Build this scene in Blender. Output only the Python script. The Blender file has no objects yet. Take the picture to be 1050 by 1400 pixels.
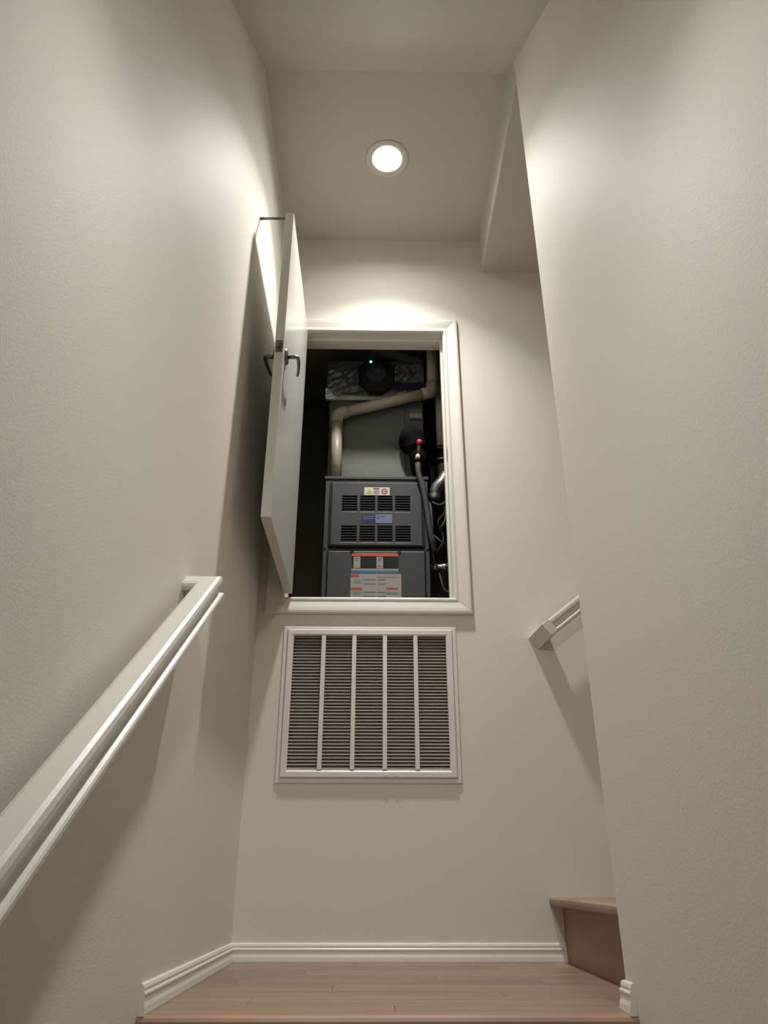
import bpy, math, random
from mathutils import Vector, Matrix

random.seed(7)
S = bpy.context.scene
COL = S.collection
R = math.radians

# ------------------------------------------------------------------ camera, world, exposure
F_PX = 1013.66
HC = 0.2516                                   # lens height above the landing floor
cam_d = bpy.data.cameras.new('camera')
cam_d.sensor_fit = 'VERTICAL'
cam_d.sensor_height = 24.0
cam_d.lens = 24.0 * F_PX / 1400.0
cam_d.clip_start = 0.02
cam = bpy.data.objects.new('camera', cam_d)
COL.objects.link(cam)
cam.matrix_world = (Matrix.Translation((0, 0, HC)) @ Matrix.Rotation(-0.0134, 4, 'Z')
                    @ Matrix.Rotation(math.pi / 2 + 0.4596, 4, 'X') @ Matrix.Rotation(0.0013, 4, 'Z'))
S.camera = cam

world = bpy.data.worlds.new('world')
S.world = world
world.use_nodes = True
world.node_tree.nodes['Background'].inputs[0].default_value = (0.9, 0.85, 0.75, 1)
world.node_tree.nodes['Background'].inputs[1].default_value = 0.02
LAMP_COLOR = (1.0, 0.97, 0.915)
LAMP2_COLOR = (1.0, 0.985, 0.955)
LAMP_W = 12.0                                 # landing downlight
LAMP2_W = 2.5                                 # dimmer downlight over the lower flight, above the frame
LAMP_SPREAD = math.radians(101)              # focused part of the beam
SPILL = 0.40                                  # share of the light that spills wide
S.view_settings.view_transform = 'Standard'
S.view_settings.look = 'None'
S.view_settings.gamma = 1.0
S.view_settings.use_curve_mapping = False
S.view_settings.exposure = 0.5
S.cycles.max_bounces = 10
S.cycles.diffuse_bounces = 7
S.cycles.glossy_bounces = 4
S.cycles.sample_clamp_indirect = 3.0

# ------------------------------------------------------------------ helpers
def N(nt, t, **kw):
    n = nt.nodes.new(t)
    for k, v in kw.items():
        setattr(n, k, v)
    return n

def mat(name, col, rough=0.5, metal=0.0, spec=0.5, bump=None, var=None, wood=None, emit=None):
    """bump=(scale, strength, distance); var=(scale, amount) value mottling; wood=(axis stretch) grain"""
    m = bpy.data.materials.new(name)
    m.use_nodes = True
    nt = m.node_tree
    b = nt.nodes['Principled BSDF']
    b.inputs['Base Color'].default_value = (*col, 1)
    b.inputs['Roughness'].default_value = rough
    b.inputs['Metallic'].default_value = metal
    b.inputs['Specular IOR Level'].default_value = spec
    tc = N(nt, 'ShaderNodeTexCoord')
    if var:
        n = N(nt, 'ShaderNodeTexNoise')
        n.inputs['Scale'].default_value = var[0]
        n.inputs['Detail'].default_value = 4
        nt.links.new(tc.outputs['Object'], n.inputs['Vector'])
        mx = N(nt, 'ShaderNodeMix', data_type='RGBA')
        nt.links.new(n.outputs['Fac'], mx.inputs[0])
        mx.inputs[6].default_value = (*[c * (1 - var[1]) for c in col], 1)
        mx.inputs[7].default_value = (*[min(1, c * (1 + var[1])) for c in col], 1)
        nt.links.new(mx.outputs[2], b.inputs['Base Color'])
    if wood:
        mp = N(nt, 'ShaderNodeMapping')
        mp.inputs['Scale'].default_value = wood[0]
        oi = N(nt, 'ShaderNodeObjectInfo')
        ad = N(nt, 'ShaderNodeVectorMath', operation='ADD')
        sc = N(nt, 'ShaderNodeVectorMath', operation='SCALE')
        cb = N(nt, 'ShaderNodeCombineXYZ')
        for i in range(3):
            nt.links.new(oi.outputs['Random'], cb.inputs[i])
        nt.links.new(cb.outputs[0], sc.inputs[0])
        sc.inputs['Scale'].default_value = 37.0
        nt.links.new(tc.outputs['Object'], mp.inputs['Vector'])
        nt.links.new(mp.outputs[0], ad.inputs[0])
        nt.links.new(sc.outputs[0], ad.inputs[1])
        n = N(nt, 'ShaderNodeTexNoise')
        n.inputs['Scale'].default_value = 1.0
        n.inputs['Detail'].default_value = 6
        n.inputs['Distortion'].default_value = 0.6
        nt.links.new(ad.outputs[0], n.inputs['Vector'])
        rp = N(nt, 'ShaderNodeValToRGB')
        rp.color_ramp.elements[0].position = 0.3
        rp.color_ramp.elements[1].position = 0.72
        rp.color_ramp.elements[0].color = (*[c * wood[1] for c in col], 1)
        rp.color_ramp.elements[1].color = (*[min(1, c * wood[2]) for c in col], 1)
        nt.links.new(n.outputs['Fac'], rp.inputs[0])
        hs = N(nt, 'ShaderNodeHueSaturation')
        mr = N(nt, 'ShaderNodeMapRange')
        mr.inputs['To Min'].default_value = 0.86
        mr.inputs['To Max'].default_value = 1.14
        nt.links.new(oi.outputs['Random'], mr.inputs['Value'])
        nt.links.new(mr.outputs[0], hs.inputs['Value'])
        nt.links.new(rp.outputs[0], hs.inputs['Color'])
        nt.links.new(hs.outputs[0], b.inputs['Base Color'])
    if bump:
        n = N(nt, 'ShaderNodeTexNoise')
        n.inputs['Scale'].default_value = bump[0]
        n.inputs['Detail'].default_value = 2
        nt.links.new(tc.outputs['Object'], n.inputs['Vector'])
        bp = N(nt, 'ShaderNodeBump')
        bp.inputs['Strength'].default_value = bump[1]
        bp.inputs['Distance'].default_value = bump[2]
        nt.links.new(n.outputs['Fac'], bp.inputs['Height'])
        nt.links.new(bp.outputs[0], b.inputs['Normal'])
    if emit:
        b.inputs['Emission Color'].default_value = emit[0]
        b.inputs['Emission Strength'].default_value = emit[1]
    return m

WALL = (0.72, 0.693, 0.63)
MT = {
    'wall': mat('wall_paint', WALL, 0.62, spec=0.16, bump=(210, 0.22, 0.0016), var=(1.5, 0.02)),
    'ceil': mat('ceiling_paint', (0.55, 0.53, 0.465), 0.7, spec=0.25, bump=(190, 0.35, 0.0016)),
    'trim': mat('trim_paint', (0.72, 0.695, 0.63), 0.36, bump=(60, 0.05, 0.001)),
    'rail': mat('rail_paint', (0.64, 0.615, 0.555), 0.34, bump=(70, 0.05, 0.001)),
    'door': mat('door_paint', (0.60, 0.59, 0.555), 0.2, bump=(60, 0.03, 0.0005)),
    'plank': mat('laminate_floor', (0.255, 0.168, 0.122), 0.45, wood=((1.6, 38, 38), 0.78, 1.2)),
    'nosing': mat('nosing_wood', (0.33, 0.205, 0.14), 0.45, wood=((2, 40, 40), 0.7, 1.2)),
    'tread': mat('tread_wood', (0.33, 0.24, 0.175), 0.5, wood=((40, 2, 40), 0.7, 1.25)),
    'riser': mat('riser_wood', (0.27, 0.155, 0.093), 0.5, wood=((40, 2.5, 12), 0.86, 1.12)),
    'sub': mat('subfloor_dark', (0.08, 0.055, 0.04), 0.8),
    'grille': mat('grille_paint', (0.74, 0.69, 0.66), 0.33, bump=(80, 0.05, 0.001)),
    'slat': mat('shaded_slat_paint', (0.47, 0.435, 0.40), 0.65, spec=0.2),  # grille's off-white with the shade on the blades put into the colour
    'filter': mat('filter_fabric', (0.30, 0.275, 0.235), 0.95, spec=0.1),
    'dark': mat('dark_void', (0.02, 0.02, 0.02), 0.9),
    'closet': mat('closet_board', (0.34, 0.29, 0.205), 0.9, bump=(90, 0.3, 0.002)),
    'furn': mat('furnace_charcoal', (0.029, 0.030, 0.029), 0.5, bump=(400, 0.1, 0.0006)),
    'furn_d': mat('furnace_dark_slats', (0.018, 0.018, 0.019), 0.5),
    'black': mat('black_plastic', (0.006, 0.006, 0.007), 0.6, spec=0.25),
    'rubber': mat('black_rubber', (0.004, 0.004, 0.004), 0.9, spec=0.15, bump=(200, 0.4, 0.001)),
    'plenum': mat('plenum_steel', (0.112, 0.120, 0.104), 0.55, metal=0.2, bump=(9, 0.1, 0.01)),
    'foil': mat('foil_wrap', (0.22, 0.225, 0.215), 0.42, metal=0.7, bump=(45, 0.6, 0.010)),
    'foiltape': mat('foil_tape', (0.78, 0.79, 0.77), 0.35, metal=0.5, bump=(80, 0.8, 0.006)),
    'pvc': mat('pvc_pipe', (0.38, 0.345, 0.265), 0.4),
    'pvc_f': mat('pvc_fitting', (0.36, 0.325, 0.25), 0.42),
    'chrome': mat('satin_nickel', (0.20, 0.19, 0.175), 0.32, metal=1.0),
    'galv': mat('galvanised_steel', (0.45, 0.46, 0.44), 0.38, metal=0.9, bump=(90, 0.3, 0.002)),
    'bronze': mat('dark_nickel', (0.16, 0.15, 0.14), 0.35, metal=0.9),
    'cable': mat('grey_cable', (0.050, 0.050, 0.054), 0.55, spec=0.3),
    'white': mat('white_sticker', (0.540, 0.540, 0.510), 0.5),
    'paper': mat('grey_paper_sticker', (0.275, 0.259, 0.248), 0.55),
    'print': mat('grey_print', (0.150, 0.156, 0.156), 0.6),
    'yellow': mat('yellow_print', (0.434, 0.364, 0.042), 0.5),
    'orange': mat('orange_print', (0.432, 0.096, 0.024), 0.5),
    'red': mat('red_print', (0.372, 0.042, 0.036), 0.5),
    'pink': mat('pink_print', (0.330, 0.220, 0.209), 0.5),
    'blue': mat('blue_print', (0.030, 0.132, 0.252), 0.5),
    'navy': mat('navy_print', (0.008, 0.008, 0.06), 0.45),
    'lilac': mat('lilac_print', (0.14, 0.155, 0.30), 0.45),
    'green_p': mat('green_print', (0.132, 0.216, 0.168), 0.5),
    'redcap': mat('red_plastic', (0.55, 0.02, 0.07), 0.4),
    'baffle': mat('lamp_baffle_grey', (0.45, 0.44, 0.41), 0.6, spec=0.2),
    'ring': mat('lamp_trim_white', (0.62, 0.60, 0.54), 0.5),
    'lens': mat('lamp_lens', (0.9, 0.9, 0.9), 0.5, emit=((*LAMP_COLOR, 1), 6.0)),
    'led': mat('green_led', (0.1, 0.9, 0.5), 0.4, emit=((0.10, 1.0, 0.50, 1), 3.5)),
}

class MB:
    """collects shapes in world coordinates; build() links them as one mesh object"""
    def __init__(s):
        s.v, s.f, s.sm = [], [], []
    def add(s, vs, fs, smooth=False):
        o = len(s.v)
        s.v += [tuple(v) for v in vs]
        s.f += [tuple(i + o for i in f) for f in fs]
        s.sm += [smooth] * len(fs)
        return s
    def box(s, x0, x1, y0, y1, z0, z1):
        vs = [(x, y, z) for x in (x0, x1) for y in (y0, y1) for z in (z0, z1)]
        return s.add(vs, [(0, 1, 3, 2), (4, 6, 7, 5), (0, 4, 5, 1), (2, 3, 7, 6), (0, 2, 6, 4), (1, 5, 7, 3)])
    def loft(s, secs, caps=True, smooth=False, closed=True):
        n = len(secs[0])
        vs = [p for sec in secs for p in sec]
        fs = []
        for k in range(len(secs) - 1):
            for i in range(n if closed else n - 1):
                j = (i + 1) % n
                fs.append((k * n + i, k * n + j, (k + 1) * n + j, (k + 1) * n + i))
        s.add(vs, fs, smooth)
        if caps and closed:
            o = len(s.v) - len(vs)
            s.f.append(tuple(o + i for i in reversed(range(n))))
            s.f.append(tuple(o + (len(secs) - 1) * n + i for i in range(n)))
            s.sm += [False, False]
        return s
    def tube(s, pts, r, seg=16, caps=True):
        pts = [Vector(p) for p in pts]
        rs = r if isinstance(r, (list, tuple)) else [r] * len(pts)
        secs, up = [], None
        for i, p in enumerate(pts):
            t = (pts[min(i + 1, len(pts) - 1)] - pts[max(i - 1, 0)]).normalized()
            if up is None:
                up = t.orthogonal().normalized()
            up = (up - t * up.dot(t)).normalized()
            w = t.cross(up)
            secs.append([p + (up * math.cos(a) + w * math.sin(a)) * rs[i]
                         for a in (2 * math.pi * k / seg for k in range(seg))])
        return s.loft(secs, caps, True)
    def lathe(s, c, prof, axis='z', seg=32):
        """prof: list of (r, h) along axis from c"""
        secs = []
        for r, h in prof:
            ring = []
            for k in range(seg):
                a = 2 * math.pi * k / seg
                u, w = r * math.cos(a), r * math.sin(a)
                d = {'z': (u, w, h), 'y': (u, h, w), 'x': (h, u, w)}[axis]
                ring.append((c[0] + d[0], c[1] + d[1], c[2] + d[2]))
            secs.append(ring)
        return s.loft(secs, False, True)
    def build(s, name, m, parent=None, bevel=0, seg=2):
        me = bpy.data.meshes.new(name)
        off = Vector((0, 0, 0))
        if parent is not None:
            q = parent
            while q is not None:
                off += q.location
                q = q.parent
        me.from_pydata([tuple(Vector(v) - off) for v in s.v], [], s.f)
        me.polygons.foreach_set('use_smooth', s.sm)
        me.materials.append(MT[m])
        import bmesh
        bm = bmesh.new()
        bm.from_mesh(me)
        bmesh.ops.recalc_face_normals(bm, faces=bm.faces)
        bm.to_mesh(me)
        bm.free()
        me.update()
        o = bpy.data.objects.new(name, me)
        COL.objects.link(o)
        if parent is not None:
            o.parent = parent
        if bevel:
            b = o.modifiers.new('bevel', 'BEVEL')
            b.width = bevel
            b.segments = seg
            b.limit_method = 'ANGLE'
            b.angle_limit = R(35)
        return o

def empty(name, loc):
    o = bpy.data.objects.new(name, None)
    o.empty_display_size = 0.05
    o.location = loc
    COL.objects.link(o)
    return o

def tag(o, label=None, cat=None, group=None, kind=None):
    if label: o['label'] = label
    if cat: o['category'] = cat
    if group: o['group'] = group
    if kind: o['kind'] = kind
    return o

def struct(o, label, cat):
    return tag(o, label, cat, kind='structure')

def holed_slab(xs, ys, zs, holes, axis):
    """box xs * ys * zs with rectangular through-holes along axis ('y' or 'z'); holes = (a0,a1,b0,b1)"""
    A, B, T = (xs, zs, ys) if axis == 'y' else (xs, ys, zs)
    ca = sorted({*A, *[h[0] for h in holes], *[h[1] for h in holes]})
    cb = sorted({*B, *[h[2] for h in holes], *[h[3] for h in holes]})
    solid = {}
    for i in range(len(ca) - 1):
        for j in range(len(cb) - 1):
            ma, mb_ = (ca[i] + ca[i + 1]) / 2, (cb[j] + cb[j + 1]) / 2
            solid[i, j] = not any(h[0] < ma < h[1] and h[2] < mb_ < h[3] for h in holes)
    m = MB()
    vid = {}
    def V(i, j, k):
        if (i, j, k) not in vid:
            p = (ca[i], T[k], cb[j]) if axis == 'y' else (ca[i], cb[j], T[k])
            vid[i, j, k] = len(m.v)
            m.v.append(p)
        return vid[i, j, k]
    for (i, j), ok in solid.items():
        if not ok: continue
        for k in (0, 1):
            m.f.append((V(i, j, k), V(i + 1, j, k), V(i + 1, j + 1, k), V(i, j + 1, k)))
        for di, dj, e in ((-1, 0, ((0, 0), (0, 1))), (1, 0, ((1, 0), (1, 1))), (0, -1, ((0, 0), (1, 0))), (0, 1, ((0, 1), (1, 1)))):
            if not solid.get((i + di, j + dj), False):
                (a, b), (c, d) = e
                m.f.append((V(i + a, j + b, 0), V(i + c, j + d, 0), V(i + c, j + d, 1), V(i + a, j + b, 1)))
    m.sm = [False] * len(m.f)
    return m

# ------------------------------------------------------------------ dimensions (metres, landing floor z = 0)
XL, XR = -0.4765, 0.5455          # faces of the two side walls
D = 2.9                           # face of the wall at the back of the landing
WT = 0.13                         # its thickness
YP = 1.8712                       # where the right wall turns the corner
YF = 1.806                        # front edge of the landing
ZC = HC + 3.0508                  # flat ceiling
YS = 1.9763                       # where the flat ceiling turns into the slope
MS = 0.9096                       # slope of the stair soffit
ZS = HC + 2.8358                  # dropped soffit over the upper flight
XRI = 0.659                       # first riser of the upper flight
XE = 2.35                         # end of the upper flight that is built
RISE, RUN = 0.195, 0.255
YB = -3.0                         # rear of the lower hall
ZLOW = -RISE * 12
YLOW = YF - RUN * 11

# closet opening and grille opening in the back wall
OX0, OX1, OZ0, OZ1 = -0.375, 0.328, 1.292, 2.678
GX0, GX1, GZ0, GZ1 = -0.3235, 0.2875, 0.617, 1.131

# ------------------------------------------------------------------ setting: walls, ceilings, floor
J = 0.018
bw = holed_slab((XL - 0.12, XE + 0.12), (D, D + WT), (ZLOW, ZC + 0.3),
                [(OX0 - J, OX1 + J, OZ0 - J, OZ1 + J), (GX0, GX1, GZ0, GZ1)], 'y').build('wall_back', 'wall')
struct(bw, 'off-white textured wall behind the landing with closet opening and air grille', 'wall')
struct(MB().box(XL - 0.12, XL, YB - .1, D, ZLOW, ZC + 0.3).build('wall_left', 'wall'),
       'off-white textured wall along the left side of the stairwell', 'wall')
wr = MB()
pr = [(XR, YB - .1), (XR, YP), (XE + 0.12, YP), (XE + 0.12, YP - 0.12), (XR + 0.12, YP - 0.12), (XR + 0.12, YB - .1)]
wr.loft([[(x, y, ZLOW) for x, y in pr], [(x, y, ZC + 0.3) for x, y in pr]])
struct(wr.build('wall_right', 'wall', bevel=0.006, seg=3),
       'off-white textured wall on the right ending in a corner at the landing', 'wall')
struct(MB().box(XE, XE + 0.12, YP, D, -0.3, ZC + 0.3).build('wall_upper_end', 'wall'),
       'off-white wall closing the upper flight out of view', 'wall')
struct(MB().box(XL, XR, YB - 0.1, YB, ZLOW, 1.0).build('wall_rear', 'wall'),
       'off-white wall at the foot of the stairs behind the viewer', 'wall')

# ceilings with round cut-outs for the recessed lights
LX, LY = 0.045, 2.40
A_R = 0.083
def holed_ceiling(m, u0, u1, v0, v1, cu, cv, P, half=0.12, segs=48):
    """flat sheet in (u, v) with a round hole; P(u, v, w) maps to the world, w = up out of the room"""
    us = [(u0, cu - half), (cu - half, cu + half), (cu + half, u1)]
    vs = [(v0, cv - half), (cv - half, cv + half), (cv + half, v1)]
    for i, (a, b) in enumerate(us):
        for j, (c, d) in enumerate(vs):
            if (i, j) != (1, 1):
                m.add([P(a, c, 0), P(b, c, 0), P(b, d, 0), P(a, d, 0)], [(0, 1, 2, 3)])
    ro, ri, rt = [], [], []
    for k in range(segs):
        a = 2 * math.pi * k / segs
        c, s_ = math.cos(a), math.sin(a)
        q = half / max(abs(c), abs(s_))
        ro.append(P(cu + c * q, cv + s_ * q, 0))
        ri.append(P(cu + c * A_R, cv + s_ * A_R, 0))
        rt.append(P(cu + c * A_R, cv + s_ * A_R, 0.10))
    m.loft([ro, ri, rt], caps=False)
    o = len(m.v) - segs
    m.f.append(tuple(o + k for k in range(segs)))
    m.sm.append(False)
    return m
cm = holed_ceiling(MB(), XL, XR, YS, D, LX, LY, lambda u, v, w: (u, v, ZC + w))
cm.box(XL, XR, YS, D, ZC + 0.14, ZC + 0.3)
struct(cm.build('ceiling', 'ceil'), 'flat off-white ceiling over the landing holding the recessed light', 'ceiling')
# sloped soffit falling towards the viewer
YK = -1.2
zk = ZC - (YS - YK) * MS
ASL = math.atan(MS)
L2Y = 0.33
L2Z = ZC - (YS - L2Y) * MS
def slope_pt(u, v, w):
    """v = distance along the slope measured back from its upper edge"""
    return (u, YS - v * math.cos(ASL) - w * math.sin(ASL), ZC - v * math.sin(ASL) + w * math.cos(ASL))
sl = holed_ceiling(MB(), XL, XR, 0, (YS - YK) / math.cos(ASL), 0.035, (YS - L2Y) / math.cos(ASL), slope_pt)
prof = [(YS, ZC + 0.22), (YK, zk + 0.22), (YB, zk + 0.2), (YB, zk + 0.4), (YK - 0.1, zk + 0.4), (YS, ZC + 0.4)]
sl.loft([[(XL, y, z) for y, z in prof], [(XR, y, z) for y, z in prof]])
sl.box(XL, XR, YB, YK, zk, zk + 0.2)
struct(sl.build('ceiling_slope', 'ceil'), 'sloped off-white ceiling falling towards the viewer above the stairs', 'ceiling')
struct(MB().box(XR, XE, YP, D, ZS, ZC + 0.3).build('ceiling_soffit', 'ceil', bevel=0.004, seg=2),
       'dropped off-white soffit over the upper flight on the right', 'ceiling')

# landing floor: slab, planks, nosing
fl = MB().box(XL, XRI, YF + 0.005, D, -0.16, -0.0085).build('floor', 'sub')
struct(fl, 'wood-look plank floor of the landing', 'floor')
rows = 9
y0f = YF + 0.052
pw = (D - y0f) / rows
meshes = {}
cuts = [[0.05], [-0.28, 0.55], [0.32], [-0.10], [-0.37, 0.47], [0.18], [-0.20], [0.40], [-0.05, 0.60]]
G = 0.0003
for r_ in range(rows):
    ya, yb = y0f + r_ * pw, y0f + (r_ + 1) * pw
    xs = [XL] + cuts[r_] + [XRI]
    for x0, x1 in zip(xs, xs[1:]):
        m = MB()
        c_ = 0.0006
        lo = [(x0 + G, ya + G), (x1 - G, ya + G), (x1 - G, yb - G), (x0 + G, yb - G)]
        hi = [(x0 + G + c_, ya + G + c_), (x1 - G - c_, ya + G + c_), (x1 - G - c_, yb - G - c_), (x0 + G + c_, yb - G - c_)]
        m.loft([[(x, y, -0.0085) for x, y in lo], [(x, y, -c_) for x, y in lo], [(x, y, 0) for x, y in hi]])
        m.build('plank', 'plank', fl)
ns = MB()
npf = [(YF + 0.0515, 0.0), (YF + 0.010, 0.0015), (YF + 0.003, -0.002), (YF - 0.001, -0.008), (YF - 0.001, -0.020),
       (YF + 0.003, -0.026), (YF + 0.010, -0.028), (YF + 0.0515, -0.028)]
ns.loft([[(XL, y, z) for y, z in npf], [(XR, y, z) for y, z in npf]])
ns.build('nosing', 'nosing', fl)

def flight(name, label, steps, along):
    """steps: list of (run0, run1, ztop); treads with rounded noses and risers"""
    root = empty(name, steps[0][3])
    struct(root, label, 'stairs')
    for k, (r0, r1, zt, _) in enumerate(steps):
        sgn = 1 if r1 > r0 else -1
        n0 = r0 - 0.045 * sgn
        tp = [(n0 + 0.006 * sgn, zt), (r1 + 0.012 * sgn, zt), (r1 + 0.012 * sgn, zt - 0.026), (n0 + 0.006 * sgn, zt - 0.026),
              (n0 + 0.001 * sgn, zt - 0.021), (n0, zt - 0.013), (n0 + 0.001 * sgn, zt - 0.005)]
        t = MB()
        q = MB()
        if along == 'x':
            t.loft([[(a, YP, z) for a, z in tp], [(a, D, z) for a, z in tp]])
            q.box(r0, r0 + 0.016, YP, D, zt - RISE, zt - 0.026)
        else:
            t.loft([[(XL, a, z) for a, z in tp], [(XR, a, z) for a, z in tp]])
            q.box(XL, XR, r0 - 0.0, r0 + 0.016, zt - RISE, zt - 0.026)
        t.build('tread', 'tread', root)
        q.build('riser', 'riser', root)
    return root

up_steps = [(XRI + RUN * k, XRI + RUN * (k + 1) if k < 5 else XE, RISE * (k + 1), (XRI, D, 0)) for k in range(6)]
flight('stairs_upper', 'wooden steps rising to the right off the landing', up_steps, 'x')
dn_steps = []
for k in range(1, 12):
    y_front = YF - RUN * k
    dn_steps.append((y_front, y_front + RUN - 0.012, -RISE * k, (0, YLOW, ZLOW)))
sd = flight('stairs_lower', 'wooden steps leading up to the landing below the view', dn_steps, 'y')
MB().box(XL, XR, YF + 0.006, YF + 0.022, -RISE, -0.028).build('riser', 'riser', sd)
struct(MB().box(XL, XR, YB, YLOW, ZLOW - 0.1, ZLOW).build('floor_lower', 'nosing'), 'brown wood-look floor of the hall below', 'floor')

# baseboards (one profile, mitred or cut square)
BP = [(0, 0), (0.0145, 0), (0.0150, 0.004), (0.0135, 0.016), (0.0110, 0.024), (0.0105, 0.034), (0.0120, 0.037), (0.0115, 0.040),
      (0.0085, 0.043), (0.0088, 0.049), (0.0065, 0.055), (0.003, 0.0575), (0, 0.0575)]
b = MB()
b.loft([[(XL + d, YF + 0.004, z) for d, z in BP], [(XL + d, D - d, z) for d, z in BP]])
struct(b.build('baseboard_left', 'trim'), 'white moulded baseboard on the left of the landing', 'baseboard')
b = MB()
b.loft([[(XL + d, D - d, z) for d, z in BP], [(XRI - 0.001, D - d, z) for d, z in BP]])
struct(b.build('baseboard_back', 'trim'), 'white moulded baseboard below the air grille', 'baseboard')
b = MB()
b.loft([[(XR - d, YF + 0.004, z) for d, z in BP], [(XR - d, YP + d, z) for d, z in BP], [(XRI - 0.001, YP + d, z) for d, z in BP]])
struct(b.build('baseboard_right', 'trim'), 'short white baseboard stub at the foot of the right wall corner', 'baseboard')

# closet shell behind the back wall
CX0, CX1, CY1, CZ0, CZ1 = -0.47, 0.50, 4.05, 0.45, 3.02
Y3 = D + WT
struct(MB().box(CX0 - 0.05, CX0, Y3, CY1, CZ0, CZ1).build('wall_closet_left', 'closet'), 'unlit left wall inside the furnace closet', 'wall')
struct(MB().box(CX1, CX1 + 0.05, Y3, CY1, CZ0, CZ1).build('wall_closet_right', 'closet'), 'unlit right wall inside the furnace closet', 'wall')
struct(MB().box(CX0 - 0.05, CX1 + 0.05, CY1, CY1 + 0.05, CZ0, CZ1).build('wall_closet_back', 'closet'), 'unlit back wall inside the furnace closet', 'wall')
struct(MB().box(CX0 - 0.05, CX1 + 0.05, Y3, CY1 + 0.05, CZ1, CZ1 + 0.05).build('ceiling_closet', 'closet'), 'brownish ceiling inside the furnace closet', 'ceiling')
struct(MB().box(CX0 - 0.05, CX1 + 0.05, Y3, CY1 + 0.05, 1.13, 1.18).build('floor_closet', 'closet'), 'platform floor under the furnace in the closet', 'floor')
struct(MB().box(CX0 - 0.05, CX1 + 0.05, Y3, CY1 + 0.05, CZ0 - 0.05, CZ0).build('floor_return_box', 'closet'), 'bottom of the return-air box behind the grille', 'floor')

# casing and jamb of the closet opening
tr = empty('trim_1', (OX0, D, OZ0))
struct(tr, 'white moulded casing and jamb around the furnace closet opening', 'trim')
CW = 0.070
CP = [(0, 0), (0, 0.010), (0.004, 0.0125), (0.011, 0.0125), (0.014, 0.0105), (0.020, 0.0105), (0.044, 0.0165), (0.058, 0.0185),
      (0.066, 0.0175), (CW, 0.012), (CW, 0)]
def casing_side(pa, pb, na, nb):
    m = MB()
    m.loft([[(pa[0] + na[0] * w, D - t, pa[1] + na[1] * w) for w, t in CP], [(pb[0] + nb[0] * w, D - t, pb[1] + nb[1] * w) for w, t in CP]])
    return m
e = 0.003
c00, c10, c11, c01 = (OX0 - e, OZ0 - e), (OX1 + e, OZ0 - e), (OX1 + e, OZ1 + e), (OX0 - e, OZ1 + e)
casing_side(c00, c10, (-1, -1), (1, -1)).build('casing_sill', 'trim', tr)
casing_side(c10, c11, (1, -1), (1, 1)).build('casing_side', 'trim', tr)
casing_side(c11, c01, (1, 1), (-1, 1)).build('casing_head', 'trim', tr)
casing_side(c01, c00, (-1, 1), (-1, -1)).build('casing_side', 'trim', tr)
MB().box(OX1, OX1 + J, D, Y3, OZ0, OZ1).build('jamb', 'trim', tr)
MB().box(OX0 - J, OX0, D, Y3, OZ0, OZ1).build('jamb', 'trim', tr)
MB().box(OX0 - J, OX1 + J, D, Y3, OZ1, OZ1 + J).build('jamb_head', 'trim', tr)
MB().box(OX0 - J, OX1 + J, D, Y3, OZ0 - J, OZ0).build('jamb_sill', 'closet', tr)  # unseen sill, brown board chosen to cut light bounced onto the head
MB().box(OX1 - 0.010, OX1, D + 0.05, D + 0.085, OZ0, OZ1 - 0.010).build('door_stop', 'trim', tr, bevel=0.002)
MB().box(OX0, OX0 + 0.010, D + 0.05, D + 0.085, OZ0, OZ1 - 0.010).build('door_stop', 'trim', tr, bevel=0.002)
MB().box(OX0, OX1, D + 0.05, D + 0.085, OZ1 - 0.010, OZ1).build('door_stop', 'trim', tr, bevel=0.002)
tag(MB().box(OX1 - 0.0012, OX1, D + 0.006, D + 0.034, 1.965, 2.025).build('strike_plate', 'bronze', tr), 'dark metal strike plate')

# ------------------------------------------------------------------ the open closet door
DX0, DX1, DY0, DY1, DZ0, DZ1 = -0.371, -0.338, 2.163, 2.884, 1.302, 2.673
dr = empty('door_1', (DX0, DY1, DZ0))
struct(dr, 'white flush closet door swung open towards the left wall', 'door')
MB().box(DX0, DX1, DY0, DY1, DZ0, DZ1).build('door_leaf', 'door', dr, bevel=0.0015)
ZH = 1.995
lp = MB().box(DX0 + 0.004, DX1 - 0.004, DY0 - 0.0015, DY0, ZH - 0.027, ZH + 0.027).build('latch_plate', 'bronze', dr, bevel=0.0006)
m = MB()
m.loft([[(DX0 + 0.011, DY0 - 0.001, ZH - 0.010), (DX1 - 0.011, DY0 - 0.001, ZH - 0.010), (DX1 - 0.011, DY0 - 0.001, ZH + 0.010), (DX0 + 0.011, DY0 - 0.001, ZH + 0.010)],
        [(DX0 + 0.011, DY0 - 0.011, ZH - 0.010), (DX0 + 0.016, DY0 - 0.011, ZH - 0.010), (DX0 + 0.016, DY0 - 0.011, ZH + 0.010), (DX0 + 0.011, DY0 - 0.011, ZH + 0.010)]])
m.build('latch_bolt', 'chrome', lp)
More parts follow.
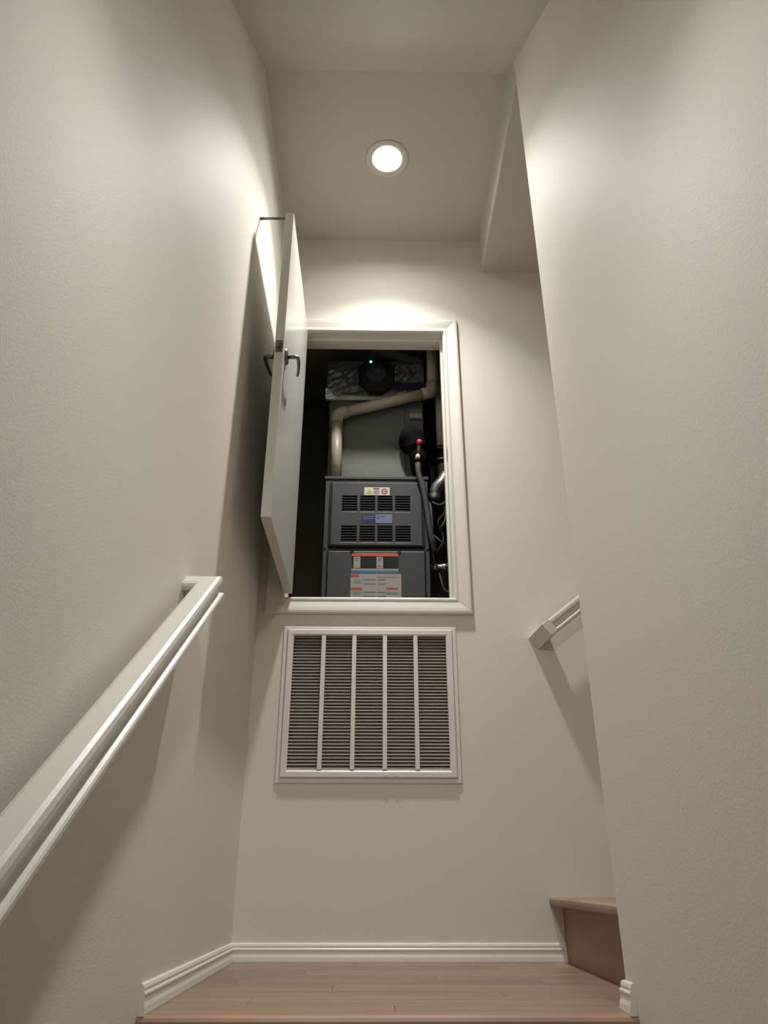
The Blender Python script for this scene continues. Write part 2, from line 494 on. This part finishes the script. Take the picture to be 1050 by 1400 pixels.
for sg, xf in ((1, DX1), (-1, DX0)):
    hy = DY0 + 0.062
    m = MB().lathe((xf, hy, ZH), [(0.0005, 0), (0.031, 0), (0.031, 0.004 * sg), (0.027, 0.009 * sg), (0.0005, 0.010 * sg)], 'x', 28)
    rose = m.build('rose', 'chrome', dr)
    reach = 0.046 if sg > 0 else 0.044
    pts = [(xf + 0.005 * sg, hy, ZH), (xf + (reach - 0.012) * sg, hy, ZH)]
    for k in range(1, 7):
        a = math.pi / 2 * k / 6
        pts.append((xf + (reach - 0.012 + 0.012 * math.sin(a)) * sg, hy + 0.012 * (1 - math.cos(a)), ZH))
    for k in range(1, 7):
        t = k / 6
        pts.append((xf + (reach - 0.012 * t * t) * sg, hy + 0.012 + 0.098 * t, ZH - 0.004 * t))
    rad = [0.0080] * 2 + [0.0075] * 6 + [0.0075 - 0.0020 * k / 6 for k in range(1, 7)]
    MB().tube(pts, rad, 14).build('lever', 'chrome', rose)
# rod-like door holder near the top, reaching to the wall
m = MB().tube([(DX0 - 0.0005, DY0 + 0.018, DZ1 - 0.012), (XL + 0.010, DY0 + 0.018, DZ1 - 0.014)], 0.0055, 12)
hk = tag(m.build('door_holder_rod', 'bronze', dr), 'dark metal rod between door top and wall')
MB().tube([(XL + 0.012, DY0 + 0.018, DZ1 - 0.014), (XL + 0.0008, DY0 + 0.018, DZ1 - 0.014)], [0.006, 0.007], 12).build('bumper', 'bronze', hk)
for z in (DZ0 + 0.16, (DZ0 + DZ1) / 2, DZ1 - 0.16):
    MB().tube([(DX0 - 0.004, DY1 - 0.003, z - 0.045), (DX0 - 0.004, DY1 - 0.003, z + 0.045)], 0.006, 12).build('hinge', 'chrome', dr)

# ------------------------------------------------------------------ recessed ceiling light
RD = 0.040
def recessed_light(c, tilt, watts, color, label):
    lt = empty('recessed_light', c)
    tag(lt, label, 'light')
    MB().lathe(c, [(0.068, 0.0), (0.071, -0.003), (0.085, -0.005), (0.100, -0.004), (0.103, 0.0), (0.0825, 0.0)], 'z', 48).build('trim_ring', 'ring', lt)
    MB().lathe(c, [(0.068, -0.001), (0.067, 0.015), (0.063, 0.030), (0.060, RD), (0.062, RD + 0.003), (0.0825, 0.02), (0.0825, 0.0)], 'z', 48).build('baffle', 'baffle', lt)
    MB().lathe(c, [(0.0005, RD - 0.003), (0.03, RD - 0.002), (0.05, RD), (0.0605, RD + 0.002)], 'z', 48).build('lens', 'lens', lt)
    for spread, share, dz in ((LAMP_SPREAD, 1.0, 0.006), (R(160), SPILL, 0.008)):
        ld = bpy.data.lights.new('lamp_light', 'AREA')
        ld.shape = 'DISK'
        ld.size = 0.114
        ld.energy = watts * share
        ld.color = color
        ld.spread = spread
        lo = bpy.data.objects.new('lamp_light', ld)
        COL.objects.link(lo)
        lo.parent = lt
        lo.location = (0, 0, RD - dz)
    lt.rotation_euler = (tilt, 0, 0)
    return lt
recessed_light((LX, LY, ZC), 0, LAMP_W, LAMP_COLOR, 'lit round recessed downlight in the landing ceiling')
recessed_light((0.035, L2Y, L2Z), ASL, LAMP2_W, LAMP2_COLOR, 'round recessed downlight in the sloped ceiling over the lower steps')

# ------------------------------------------------------------------ handrails
# profile: (a across from wall side to room side, b perpendicular to the slope, 0 = top)
RP = [(0.000, -0.010), (0.003, -0.003), (0.010, 0.0), (0.045, 0.0), (0.052, -0.003), (0.055, -0.010), (0.055, -0.019), (0.051, -0.024),
      (0.0455, -0.027), (0.0445, -0.040), (0.0475, -0.0445), (0.054, -0.047), (0.0565, -0.0495), (0.0565, -0.0555), (0.053, -0.058),
      (0.002, -0.058), (-0.001, -0.0555), (-0.001, -0.0495), (0.001, -0.047), (0.0075, -0.0445), (0.0105, -0.040), (0.0095, -0.027),
      (0.004, -0.024), (0.000, -0.019)]
al = math.atan(0.755)
nx, nz = -math.sin(al), math.cos(al)
# left rail: top line z = .2591 + .755 (y - .867)
xin = XL + 0.032
def lz(y): return 0.2591 + 0.755 * (y - 0.867)
hl = empty('handrail', (XL, 1.75, lz(1.75)))
tag(hl, 'white painted handrail rising along the left wall', 'handrail')
ye = 1.782
m = MB()
s0, s1, s2 = [], [], []
for a, b_ in RP:
    s0.append((xin + a, 0.10 + b_ * nx, lz(0.10) + b_ * nz))
    yc = ye - 0.055 + a
    s1.append((xin + a, yc + b_ * nx, lz(yc) + b_ * nz))
    s2.append((XL, yc + b_ * nx, lz(yc) + b_ * nz))
m.loft([s0, s1])
m.build('rail', 'rail', hl)
MB().loft([s1, s2]).build('return_end', 'rail', hl)
# brackets carry it from the wall (below, out of view)
for yb_ in (0.35,):
    m = MB().tube([(XL, yb_, lz(yb_) - 0.13), (XL + 0.05, yb_, lz(yb_) - 0.125), (xin + 0.028, yb_, lz(yb_) - 0.10), (xin + 0.028, yb_, lz(yb_) - 0.070)], 0.007, 10)
    m.build('bracket', 'chrome', hl)
# right rail on the back wall, above the upper flight
ar = math.atan(0.775)
nx, nz = -math.sin(ar), math.cos(ar)
yo = 2.792                                            # room-side face
x_s, z_s = 0.655, 1.147
def rz(x): return z_s + 0.775 * (x - x_s)
hr = empty('handrail', (x_s, D, z_s))
tag(hr, 'short visible end of the white handrail above the right steps', 'handrail')
m = MB()
s0, s1 = [], []
x_b = x_s + 0.030
for a, b_ in RP:
    y = yo + 0.055 - a
    s0.append((x_b + b_ * nx, y, rz(x_b) + b_ * nz))
    s1.append((XE - 0.15 + b_ * nx, y, rz(XE - 0.15) + b_ * nz))
m.loft([s0, s1])
m.build('rail', 'rail', hr)
m = MB()
def rp(x, b_): return x + b_ * nx, rz(x) + b_ * nz
q = [rp(x_s, 0.0005), rp(x_b, 0.0005), rp(x_b, -0.0585), rp(x_s, -0.0585)]
q2 = [rp(x_s - 0.034, 0.0005), rp(x_b - 0.01, 0.0005), rp(x_b - 0.01, -0.0585), rp(x_s - 0.034, -0.0585)]
m.loft([[(x, yo - 0.001, z) for x, z in q], [(x, D, z) for x, z in q2]])
m.build('return_end', 'rail', hr, bevel=0.003)

# ------------------------------------------------------------------ return-air grille
gr = empty('air_grille', (-0.015, D, 0.566))
tag(gr, 'white louvred return-air grille below the closet opening', 'grille')
FX0, FX1, FZ0, FZ1 = -0.364, 0.330, 0.567, 1.166
def picture_frame(prof, x0, x1, z0, z1):
    """prof (w inward from outer edge, t out of the wall)"""
    m = MB()
    cs = [(x0, z0, 1, 1), (x1, z0, -1, 1), (x1, z1, -1, -1), (x0, z1, 1, -1), (x0, z0, 1, 1)]
    m.loft([[(x + sx * w, D - t, z + sz * w) for w, t in prof] for x, z, sx, sz in cs], caps=False)
    return m
picture_frame([(0, 0), (0, 0.004), (0.003, 0.0065), (0.014, 0.0065), (0.016, 0.0045), (0.020, 0.0045), (0.020, 0)], FX0, FX1, FZ0, FZ1).build('wall_flange', 'grille', gr)
picture_frame([(0, 0), (0, 0.011), (0.003, 0.014), (0.020, 0.014), (0.0245, 0.010), (0.0245, 0.0), (0.0245, -0.012), (0.022, -0.012), (0.022, 0)],
              FX0 + 0.0175, FX1 - 0.0175, FZ0 + 0.0195, FZ1 - 0.0135).build('door_frame', 'grille', gr)
bwid = 0.017
for k in range(1, 5):
    xc = GX0 + (GX1 - GX0) * k / 5
    MB().box(xc - bwid / 2, xc + bwid / 2, D - 0.0125, D - 0.003, GZ0 - 0.002, GZ1 + 0.002).build('upright_bar', 'grille', gr, bevel=0.0015)
ns_ = 41
pitch = (GZ1 - GZ0) / ns_
sm_ = None
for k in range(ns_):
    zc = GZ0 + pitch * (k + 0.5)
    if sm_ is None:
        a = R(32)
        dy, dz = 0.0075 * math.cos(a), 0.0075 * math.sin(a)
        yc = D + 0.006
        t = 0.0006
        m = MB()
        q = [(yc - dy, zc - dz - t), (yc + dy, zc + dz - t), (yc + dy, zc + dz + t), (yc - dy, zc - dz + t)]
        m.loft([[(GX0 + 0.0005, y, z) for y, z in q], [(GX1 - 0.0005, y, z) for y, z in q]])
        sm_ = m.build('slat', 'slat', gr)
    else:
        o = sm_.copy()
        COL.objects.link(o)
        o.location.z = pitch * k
for k in (-1, 1):
    MB().box(-0.018 + k * 0.02 + 0.08, -0.006 + k * 0.02 + 0.08, D - 0.0165, D - 0.0135, FZ0 + 0.024, FZ0 + 0.032).build('latch_tab', 'grille', gr, bevel=0.001)
flt = MB().box(GX0 + 0.004, GX1 - 0.004, D + 0.032, D + 0.055, GZ0 + 0.004, GZ1 - 0.004).build('air_filter', 'filter')
tag(flt, 'dusty grey air filter behind the grille slats', 'filter')

# ------------------------------------------------------------------ furnace
YFN = 3.15
fn = empty('furnace', (0.005, YFN + 0.3, 1.18))
tag(fn, 'charcoal grey gas furnace standing in the wall closet', 'furnace')
FA, FB, FT = -0.240, 0.253, 1.997
cab = MB()
cab.box(FA, FB, YFN, YFN + 0.72, 1.18, FT)
cab.build('cabinet', 'furn', fn, bevel=0.003)
MB().box(FA - 0.004, FB + 0.004, YFN - 0.006, YFN + 0.03, FT - 0.012, FT + 0.003).build('top_flange', 'furn', fn, bevel=0.0015)
# upper panel with eight louvred windows
UX0, UX1, UZ0, UZ1 = -0.208, 0.222, 1.630, 1.962
cols = [(-0.156, -0.087), (-0.070, -0.002), (0.013, 0.081), (0.097, 0.165)]
rws = [(1.806, 1.887), (1.648, 1.729)]
up = holed_slab((UX0, UX1), (YFN - 0.016, YFN - 0.004), (UZ0, UZ1), [(x0, x1, z0, z1) for x0, x1 in cols for z0, z1 in rws], 'y')
upo = up.build('upper_panel', 'furn', fn, bevel=0.004)
MB().box(UX0 + 0.01, UX1 - 0.01, YFN - 0.0035, YFN - 0.0005, UZ0 + 0.005, UZ1 - 0.01).build('panel_backing', 'black', fn)
for x0, x1 in cols:
    for z0, z1 in rws:
        m = MB()
        n = 6
        for k in range(n):
            zc = z0 + (z1 - z0) * (k + 0.5) / n
            q = [(YFN - 0.0155, zc - 0.0045), (YFN - 0.005, zc + 0.002), (YFN - 0.005, zc + 0.0045), (YFN - 0.0155, zc - 0.0015)]
            m.loft([[(x0, y, z) for y, z in q], [(x1, y, z) for y, z in q]])
        tag(m.build('louver_window', 'furn_d', upo), kind='stuff')
# raised border ridge of the upper panel
m = MB()
def rrect(x0, x1, z0, z1, r, y):
    pts = []
    for cx, cz, a0 in ((x1 - r, z1 - r, 0), (x0 + r, z1 - r, 90), (x0 + r, z0 + r, 180), (x1 - r, z0 + r, 270)):
        for k in range(6):
            a = R(a0 + 90 * k / 5)
            pts.append((cx + r * math.cos(a), y, cz + r * math.sin(a)))
    return pts
m.loft([rrect(UX0 - 0.012, UX1 + 0.012, UZ0 - 0.009, UZ1 + 0.009, 0.02, YFN - 0.0002), rrect(UX0 - 0.010, UX1 + 0.010, UZ0 - 0.007, UZ1 + 0.007, 0.02, YFN - 0.007),
        rrect(UX0 + 0.004, UX1 - 0.004, UZ0 + 0.004, UZ1 - 0.004, 0.016, YFN - 0.007)], caps=False)
m.build('panel_gasket', 'black', fn)
lpn = MB().box(-0.216, 0.230, YFN - 0.014, YFN - 0.001, 1.19, 1.604).build('lower_panel', 'furn', fn, bevel=0.004)
MB().box(-0.222, 0.236, YFN - 0.003, YFN - 0.0005, 1.186, 1.612).build('panel_gasket', 'black', fn)
for x in (-0.105, 0.112):
    MB().box(x - 0.008, x + 0.008, YFN - 0.018, YFN - 0.0145, 1.592, 1.604).build('panel_clip', 'black', fn)
for x, z in ((-0.232, 1.62), (0.244, 1.62), (-0.232, 1.985), (0.244, 1.985)):
    MB().lathe((x, YFN - 0.0005, z), [(0.0005, -0.003), (0.004, -0.003), (0.005, 0.0)], 'y', 10).build('screw', 'black', fn)

def flat(parent_m, x0, x1, z0, z1, y):
    return parent_m.box(x0, x1, y, y + 0.0006, z0, z1)
yu, yl = YFN - 0.0172, YFN - 0.0152
# caution sticker at the top
st = flat(MB(), -0.052, 0.069, 1.892, 1.934, yu).build('caution_label', 'white', fn)
m = MB()
m.add([(-0.044, yu - 0.0008, 1.899), (-0.012, yu - 0.0008, 1.899), (-0.028, yu - 0.0008, 1.924), (-0.044, yu, 1.899), (-0.012, yu, 1.899), (-0.028, yu, 1.924)],
      [(0, 1, 2), (3, 5, 4), (0, 3, 4, 1), (1, 4, 5, 2), (2, 5, 3, 0)])
m.build('triangle_mark', 'yellow', st)
flat(MB(), -0.010, 0.020, 1.922, 1.931, yu - 0.0008).build('heading_bar', 'red', st)
m = MB()
for k in range(3): flat(m, -0.008, 0.020, 1.899 + 0.007 * k, 1.902 + 0.007 * k, yu - 0.0008)
tag(m.build('text_lines', 'print', st), kind='stuff')
m = MB().lathe((0.044, yu, 1.912), [(0.016, -0.0008), (0.010, -0.0008)], 'y', 20)
m.box(0.034, 0.054, yu - 0.001, yu - 0.0006, 1.910, 1.914)
m.build('prohibition_mark', 'red', st)
# name plate: navy half and pale half
npl = flat(MB(), -0.065, 0.002, 1.745, 1.790, yu).build('name_plate', 'navy', fn)
flat(MB(), 0.002, 0.080, 1.745, 1.790, yu).build('plate_half', 'lilac', npl)
m = MB()
for k in range(2): flat(m, -0.056, -0.006, 1.766 + 0.010 * k, 1.769 + 0.010 * k, yu - 0.0008)
tag(m.build('text_lines', 'lilac', npl), kind='stuff')
m = MB()
flat(m, 0.006, 0.020, 1.770, 1.788, yu - 0.0008); flat(m, 0.024, 0.050, 1.777, 1.784, yu - 0.0008)
m.build('logo_mark', 'blue', npl)
# dark safety label on the lower panel with orange head and blue foot
sl_ = flat(MB(), -0.106, 0.108, 1.494, 1.592, yl).build('safety_label', 'black', fn)
flat(MB(), -0.106, 0.108, 1.577, 1.592, yl - 0.0008).build('heading_bar', 'orange', sl_)
flat(MB(), -0.106, 0.108, 1.507, 1.515, yl - 0.0008).build('pale_bar', 'paper', sl_)
flat(MB(), -0.106, 0.108, 1.494, 1.507, yl - 0.0008).build('foot_bar', 'blue', sl_)
for x in (-0.096, 0.008):
    pic = flat(MB(), x, x + 0.030, 1.517, 1.574, yl - 0.0008).build('pictogram', 'paper', sl_)
m = MB()
flat(m, -0.092, -0.070, 1.520, 1.540, yl - 0.0016)
m.build('pictogram_mark', 'pink', sl_)
m = MB()
for x in (-0.090, 0.014):
    flat(m, x, x + 0.016, 1.553, 1.560, yl - 0.0016); flat(m, x + 0.004, x + 0.019, 1.564, 1.570, yl - 0.0016)
flat(m, 0.014, 0.030, 1.524, 1.532, yl - 0.0016)
tag(m.build('pictogram_lines', 'print', sl_), kind='stuff')
# paper instruction sheet
sh = flat(MB(), -0.108, 0.120, 1.28, 1.491, yl).build('instruction_label', 'paper', fn)
for x0, x1, z0, z1 in ((-0.108, -0.070, 1.474, 1.488), (-0.108, -0.055, 1.412, 1.424), (0.052, 0.105, 1.416, 1.424)):
    flat(MB(), x0, x1, z0, z1, yl - 0.0008).build('red_bar', 'red', sh)
for x0, x1, z0, z1 in ((-0.098, -0.060, 1.392, 1.406), (0.052, 0.105, 1.394, 1.404), (-0.092, -0.06, 1.446, 1.464)):
    flat(MB(), x0, x1, z0, z1, yl - 0.0008).build('green_bar', 'green_p', sh)
m = MB()
for k in range(9):
    z = 1.30 + 0.020 * k
    if 1.405 < z < 1.43: continue
    flat(m, -0.050, 0.004, z, z + 0.006, yl - 0.0008); flat(m, 0.014, 0.050, z, z + 0.006, yl - 0.0008)
tag(m.build('text_lines', 'print', sh), kind='stuff')
flat(MB(), 0.010, 0.105, 1.474, 1.484, yl - 0.0008).build('pink_bar', 'pink', sh)

# ------------------------------------------------------------------ coil cabinet and foil plenum over the furnace
YPL = 3.27
pl = empty('coil_cabinet', (0, YPL + 0.3, FT + 0.003))
tag(pl, 'grey-green sheet metal coil cabinet above the furnace', 'cabinet')
MB().box(-0.243, 0.248, YPL, YPL + 0.5, FT + 0.003, 2.532).build('body', 'plenum', pl, bevel=0.003)
MB().box(-0.215, 0.150, YPL - 0.006, YPL, FT + 0.02, 2.50).build('access_panel', 'plenum', pl, bevel=0.002)
for z0, z1, mt_ in ((2.455, 2.475, 'print'), (2.425, 2.452, 'pvc_f'), (2.403, 2.415, 'navy')):
    flat(MB(), 0.178, 0.243, z0, z1, YPL - 0.0012).build('side_label', mt_, pl)
fo = empty('foil_plenum', (0, YPL + 0.25, 2.534))
tag(fo, 'crinkled silver foil-wrapped duct plenum on top of the coil cabinet', 'duct')
m = MB()
nxs, nzs = 26, 12
secs = []
for k in range(nzs + 1):
    z = 2.534 + 0.246 * k / nzs
    sec = []
    for i in range(nxs + 1):
        x = -0.262 + 0.52 * i / nxs
        edge = 0 if 0 < i < nxs and 0 < k < nzs else 1
        sec.append((x, YPL - 0.010 + (0 if edge else random.uniform(-0.007, 0.007)), z + (0 if edge else random.uniform(-0.005, 0.005))))
    sec += [(0.258, YPL + 0.5, z), (-0.262, YPL + 0.5, z)]
    secs.append(sec)
m.loft(secs)
m.build('wrap', 'foil', fo)
secs = []
for i in range(31):
    x = -0.264 + 0.50 * i / 30
    j = random.uniform(-0.002, 0.002)
    secs.append([(x, YPL - 0.020 + j, 2.524 + j), (x, YPL - 0.0165 + j, 2.546 + j), (x, YPL - 0.0125, 2.548), (x, YPL - 0.013, 2.522)])
m = MB().loft(secs)
m.build('foil_tape', 'foiltape', fo)
m = MB()
secs = []
for k in range(7):
    z = 2.53 + 0.062 * k / 6
    w = 0.048 - 0.036 * k / 6
    j = random.uniform(-0.003, 0.003)
    secs.append([(-0.268, YPL - 0.021 + j, z), (-0.262 + w, YPL - 0.022 - j, z), (-0.262 + w, YPL - 0.0175, z), (-0.268, YPL - 0.0175, z)])
m.loft(secs)
m.build('torn_foil_corner', 'foiltape', fo)
flat(MB(), 0.108, 0.250, 2.590, 2.632, YPL - 0.024).build('blue_label', 'navy', fo)

# black octagonal device with a green indicator
DC = (0.003, 3.205, 2.648)
dv = empty('control_device', DC)
tag(dv, 'black octagonal device with a glowing green indicator on the foil plenum', 'device')
m = MB()
def octo(r, y, n=8): return [(DC[0] + r * math.cos(2 * math.pi * (k + .5) / n), y, DC[2] + 1.12 * r * math.sin(2 * math.pi * (k + .5) / n)) for k in range(n)]
m.loft([octo(0.100, 3.235), octo(0.104, 3.225), octo(0.104, 3.200), octo(0.092, 3.186), octo(0.060, 3.184)])
m.build('housing', 'black', dv)
m = MB()
m.loft([octo(0.052, 3.1835, 16), octo(0.050, 3.178, 16), octo(0.030, 3.176, 16)])
m.build('face', 'furn_d', dv)
m = MB().box(-0.012, 0.022, 3.172, 3.176, 2.640, 2.662)
m.build('button', 'cable', dv, bevel=0.002)
m = MB().lathe((-0.028, 3.186, 2.720), [(0.0005, -0.006), (0.005, -0.005), (0.007, 0.0)], 'y', 14)
m.build('indicator_light', 'led', dv)
MB().tube([(-0.02, 3.215, 2.752), (-0.02, 3.215, 2.785)], [0.008, 0.006], 10).build('stub', 'green_p', dv)  # green piece standing in for the indicator's reflection
MB().tube([(0.003, 3.23, 2.648), (0.003, 3.250, 2.648)], 0.03, 12).build('mount', 'black', dv)

# ------------------------------------------------------------------ pipes
def bend(pts, r=0.05, n=6):
    """round the corners of a polyline"""
    pts = [Vector(p) for p in pts]
    out = [pts[0]]
    for i in range(1, len(pts) - 1):
        a, b_, c = pts[i - 1], pts[i], pts[i + 1]
        d0, d1 = (a - b_).normalized(), (c - b_).normalized()
        rr = min(r, (a - b_).length * .45, (c - b_).length * .45)
        p0, p1 = b_ + d0 * rr, b_ + d1 * rr
        for k in range(n + 1):
            t = k / n
            out.append((1 - t) ** 2 * p0 + 2 * t * (1 - t) * b_ + t * t * p1)
    out.append(pts[-1])
    return out
YV = 3.215
pv = empty('vent_pipe', (-0.192, YV, FT))
tag(pv, 'cream plastic vent pipe bending from the furnace top up to the right', 'pipe')
A0, A1, A2, A3 = (-0.193, YV, FT + 0.003), (-0.201, YV, 2.405), (0.296, YV, 2.550), (0.301, YV, CZ1)
pr_ = 0.0275
MB().tube([A0, (-0.2, YV, 2.36)], pr_, 20).build('pipe', 'pvc', pv)
MB().tube([(-0.150, YV, 2.420), (0.245, YV, 2.535)], pr_, 20).build('pipe', 'pvc', pv)
MB().tube([(0.298, YV, 2.60), A3], pr_, 20).build('pipe', 'pvc', pv)
def elbow(c, d0, d1, l=0.055, r=0.0325):
    c = Vector(c)
    d0, d1 = Vector(d0).normalized(), Vector(d1).normalized()
    m = MB().tube(bend([c + d0 * l, c, c + d1 * l], 0.04, 8), r, 20)
    return m
u = (Vector(A2) - Vector(A1)).normalized()
elbow(A1, (0, 0, -1), u).build('elbow', 'pvc_f', pv)
elbow(A2, -u, (0, 0, 1)).build('elbow', 'pvc_f', pv)
MB().lathe((A0[0], YV, FT + 0.003), [(0.028, 0.022), (0.040, 0.018), (0.042, 0.0)], 'z', 20).build('rubber_collar', 'rubber', pv)

p2 = empty('drain_pipe', (0.345, 3.30, 1.95))
tag(p2, 'cream plastic vertical pipe with black rubber coupling beside the furnace', 'pipe')
MB().tube([(0.346, 3.30, 2.02), (0.344, 3.30, CZ1)], 0.027, 18).build('pipe', 'pvc', p2)
MB().tube([(0.346, 3.30, 2.155), (0.346, 3.30, 2.165), (0.345, 3.30, 2.205), (0.345, 3.30, 2.25), (0.345, 3.30, 2.26)], [0.030, 0.040, 0.038, 0.040, 0.030], 18).build('rubber_coupling', 'rubber', p2)
for z in (2.175, 2.24):
    MB().tube([(0.345, 3.30, z - 0.005), (0.345, 3.30, z + 0.005)], 0.0412, 18).build('clamp_band', 'bronze', p2)
m = MB().tube([(0.345, 3.30, 2.135), (0.40, 3.27, 2.12)], 0.010, 10)
m.build('side_stub', 'pvc_f', p2)

p3 = tag(MB().tube([(-0.02, 3.42, 2.99), (0.30, 3.40, 2.86), (0.46, 3.40, 2.80)], 0.030, 14).build('slanting_pipe', 'pvc_f'),
         'dim tan pipe slanting across the top of the closet', 'pipe')

# refrigerant line in black foam with the thick elbow into the coil cabinet
rl = empty('refrigerant_line', (0.283, 3.33, 1.75))
tag(rl, 'black foam-wrapped refrigerant line running down beside the coil cabinet', 'pipe')
MB().tube(bend([(0.283, 3.335, CZ1), (0.283, 3.335, 2.20), (0.284, 3.31, 2.05), (0.285, 3.30, 1.75)], 0.06), 0.026, 16).build('insulated_tube', 'rubber', rl)
tag(MB().tube(bend([(0.184, 3.258, 2.258), (0.184, 3.195, 2.258), (0.205, 3.205, 2.19), (0.228, 3.215, 2.06)], 0.05, 8), [0.066] * 8 + [0.058] * 6 + [0.045] * 6, 20).build('foam_elbow', 'rubber'),
    'thick black foam-covered elbow plugged into the coil cabinet front', 'pipe')
vl = empty('service_valve', (0.208, 3.12, 2.10))
tag(vl, 'small valve with red cap and pale tip above the furnace corner', 'valve')
MB().tube([(0.214, 3.120, 2.166), (0.217, 3.114, 2.190)], [0.014, 0.013], 14).build('red_cap', 'redcap', vl)
MB().tube([(0.207, 3.124, 2.06), (0.208, 3.122, 2.085), (0.212, 3.120, 2.130), (0.214, 3.120, 2.168)], [0.012, 0.015, 0.013, 0.010], 14).build('stem', 'black', vl)
MB().tube([(0.205, 3.110, 2.080), (0.206, 3.110, 2.092), (0.207, 3.110, 2.104)], [0.011, 0.012, 0.008], 14).build('pale_tip', 'white', vl)
# grey cable from valve down the right side of the furnace
tag(MB().tube(bend([(0.206, 3.120, 2.060), (0.207, 3.116, 2.00), (0.228, 3.112, 1.93), (0.242, 3.112, 1.82), (0.255, 3.112, 1.70), (0.275, 3.125, 1.60)], 0.05), 0.014, 12).build('flexible_conduit', 'cable'),
    'dark grey flexible conduit hanging down the furnace front right edge', 'conduit')
# silver flexible connector
fxp = [Vector(p) for p in bend([(0.286, 3.17, 1.890), (0.292, 3.16, 1.945), (0.325, 3.15, 1.975), (0.350, 3.17, 2.03)], 0.04, 8)]
fx, fr = [], []
for i in range(len(fxp) - 1):
    for k in range(3):
        fx.append(fxp[i].lerp(fxp[i + 1], k / 3))
        fr.append(0.030 if (len(fx) % 2) else 0.024)
tag(MB().tube(fx, fr, 16).build('flexible_duct', 'galv'), 'crumpled silver flexible connector beside the furnace top right corner', 'duct')
# horizontal galvanised nipple
gp = empty('gas_pipe', (0.30, 3.2, 1.55))
tag(gp, 'shiny galvanised pipe nipple right of the furnace lower panel', 'pipe')
MB().tube([(0.254, 3.2, 1.553), (0.40, 3.2, 1.553)], 0.011, 14).build('pipe', 'galv', gp)
MB().tube([(0.268, 3.2, 1.553), (0.292, 3.2, 1.553)], 0.015, 6).build('union_nut', 'galv', gp)
MB().tube([(0.312, 3.2, 1.553), (0.338, 3.2, 1.553)], 0.0155, 6).build('union_nut', 'galv', gp)
# loose cables in the gap
wires = [
    ('black wire looping in the gap right of the furnace', [(0.30, 3.19, 1.93), (0.345, 3.18, 1.83), (0.290, 3.19, 1.78), (0.335, 3.2, 1.70), (0.29, 3.2, 1.62)], 0.004, 'cable'),
    ('thin straight dark wire nearest the right jamb', [(0.352, 3.18, 1.98), (0.354, 3.18, 1.75), (0.350, 3.18, 1.45)], 0.003, 'cable'),
    ('short grey wire crossing the gap above the galvanised nipple', [(0.278, 3.17, 1.70), (0.305, 3.16, 1.665), (0.33, 3.165, 1.65)], 0.0045, 'cable'),
    ('curled dark wire under the silver flexible connector', [(0.27, 3.14, 1.86), (0.31, 3.14, 1.84), (0.345, 3.14, 1.87), (0.33, 3.14, 1.76), (0.305, 3.14, 1.72)], 0.005, 'cable'),
    ('grey vertical wire along the furnace right side', [(0.264, 3.17, 1.88), (0.272, 3.165, 1.75), (0.268, 3.165, 1.64), (0.276, 3.17, 1.56)], 0.006, 'cable'),
    ('low dark wire bending behind the sill right of the furnace', [(0.300, 3.2, 1.52), (0.315, 3.18, 1.43), (0.36, 3.18, 1.41)], 0.004, 'cable'),
]
for lab, pts, r_, mt_ in wires:
    tag(MB().tube(bend(pts, 0.04, 5), r_, 8).build('loose_wire', mt_), lab, 'wire', 'loose wires right of the furnace')
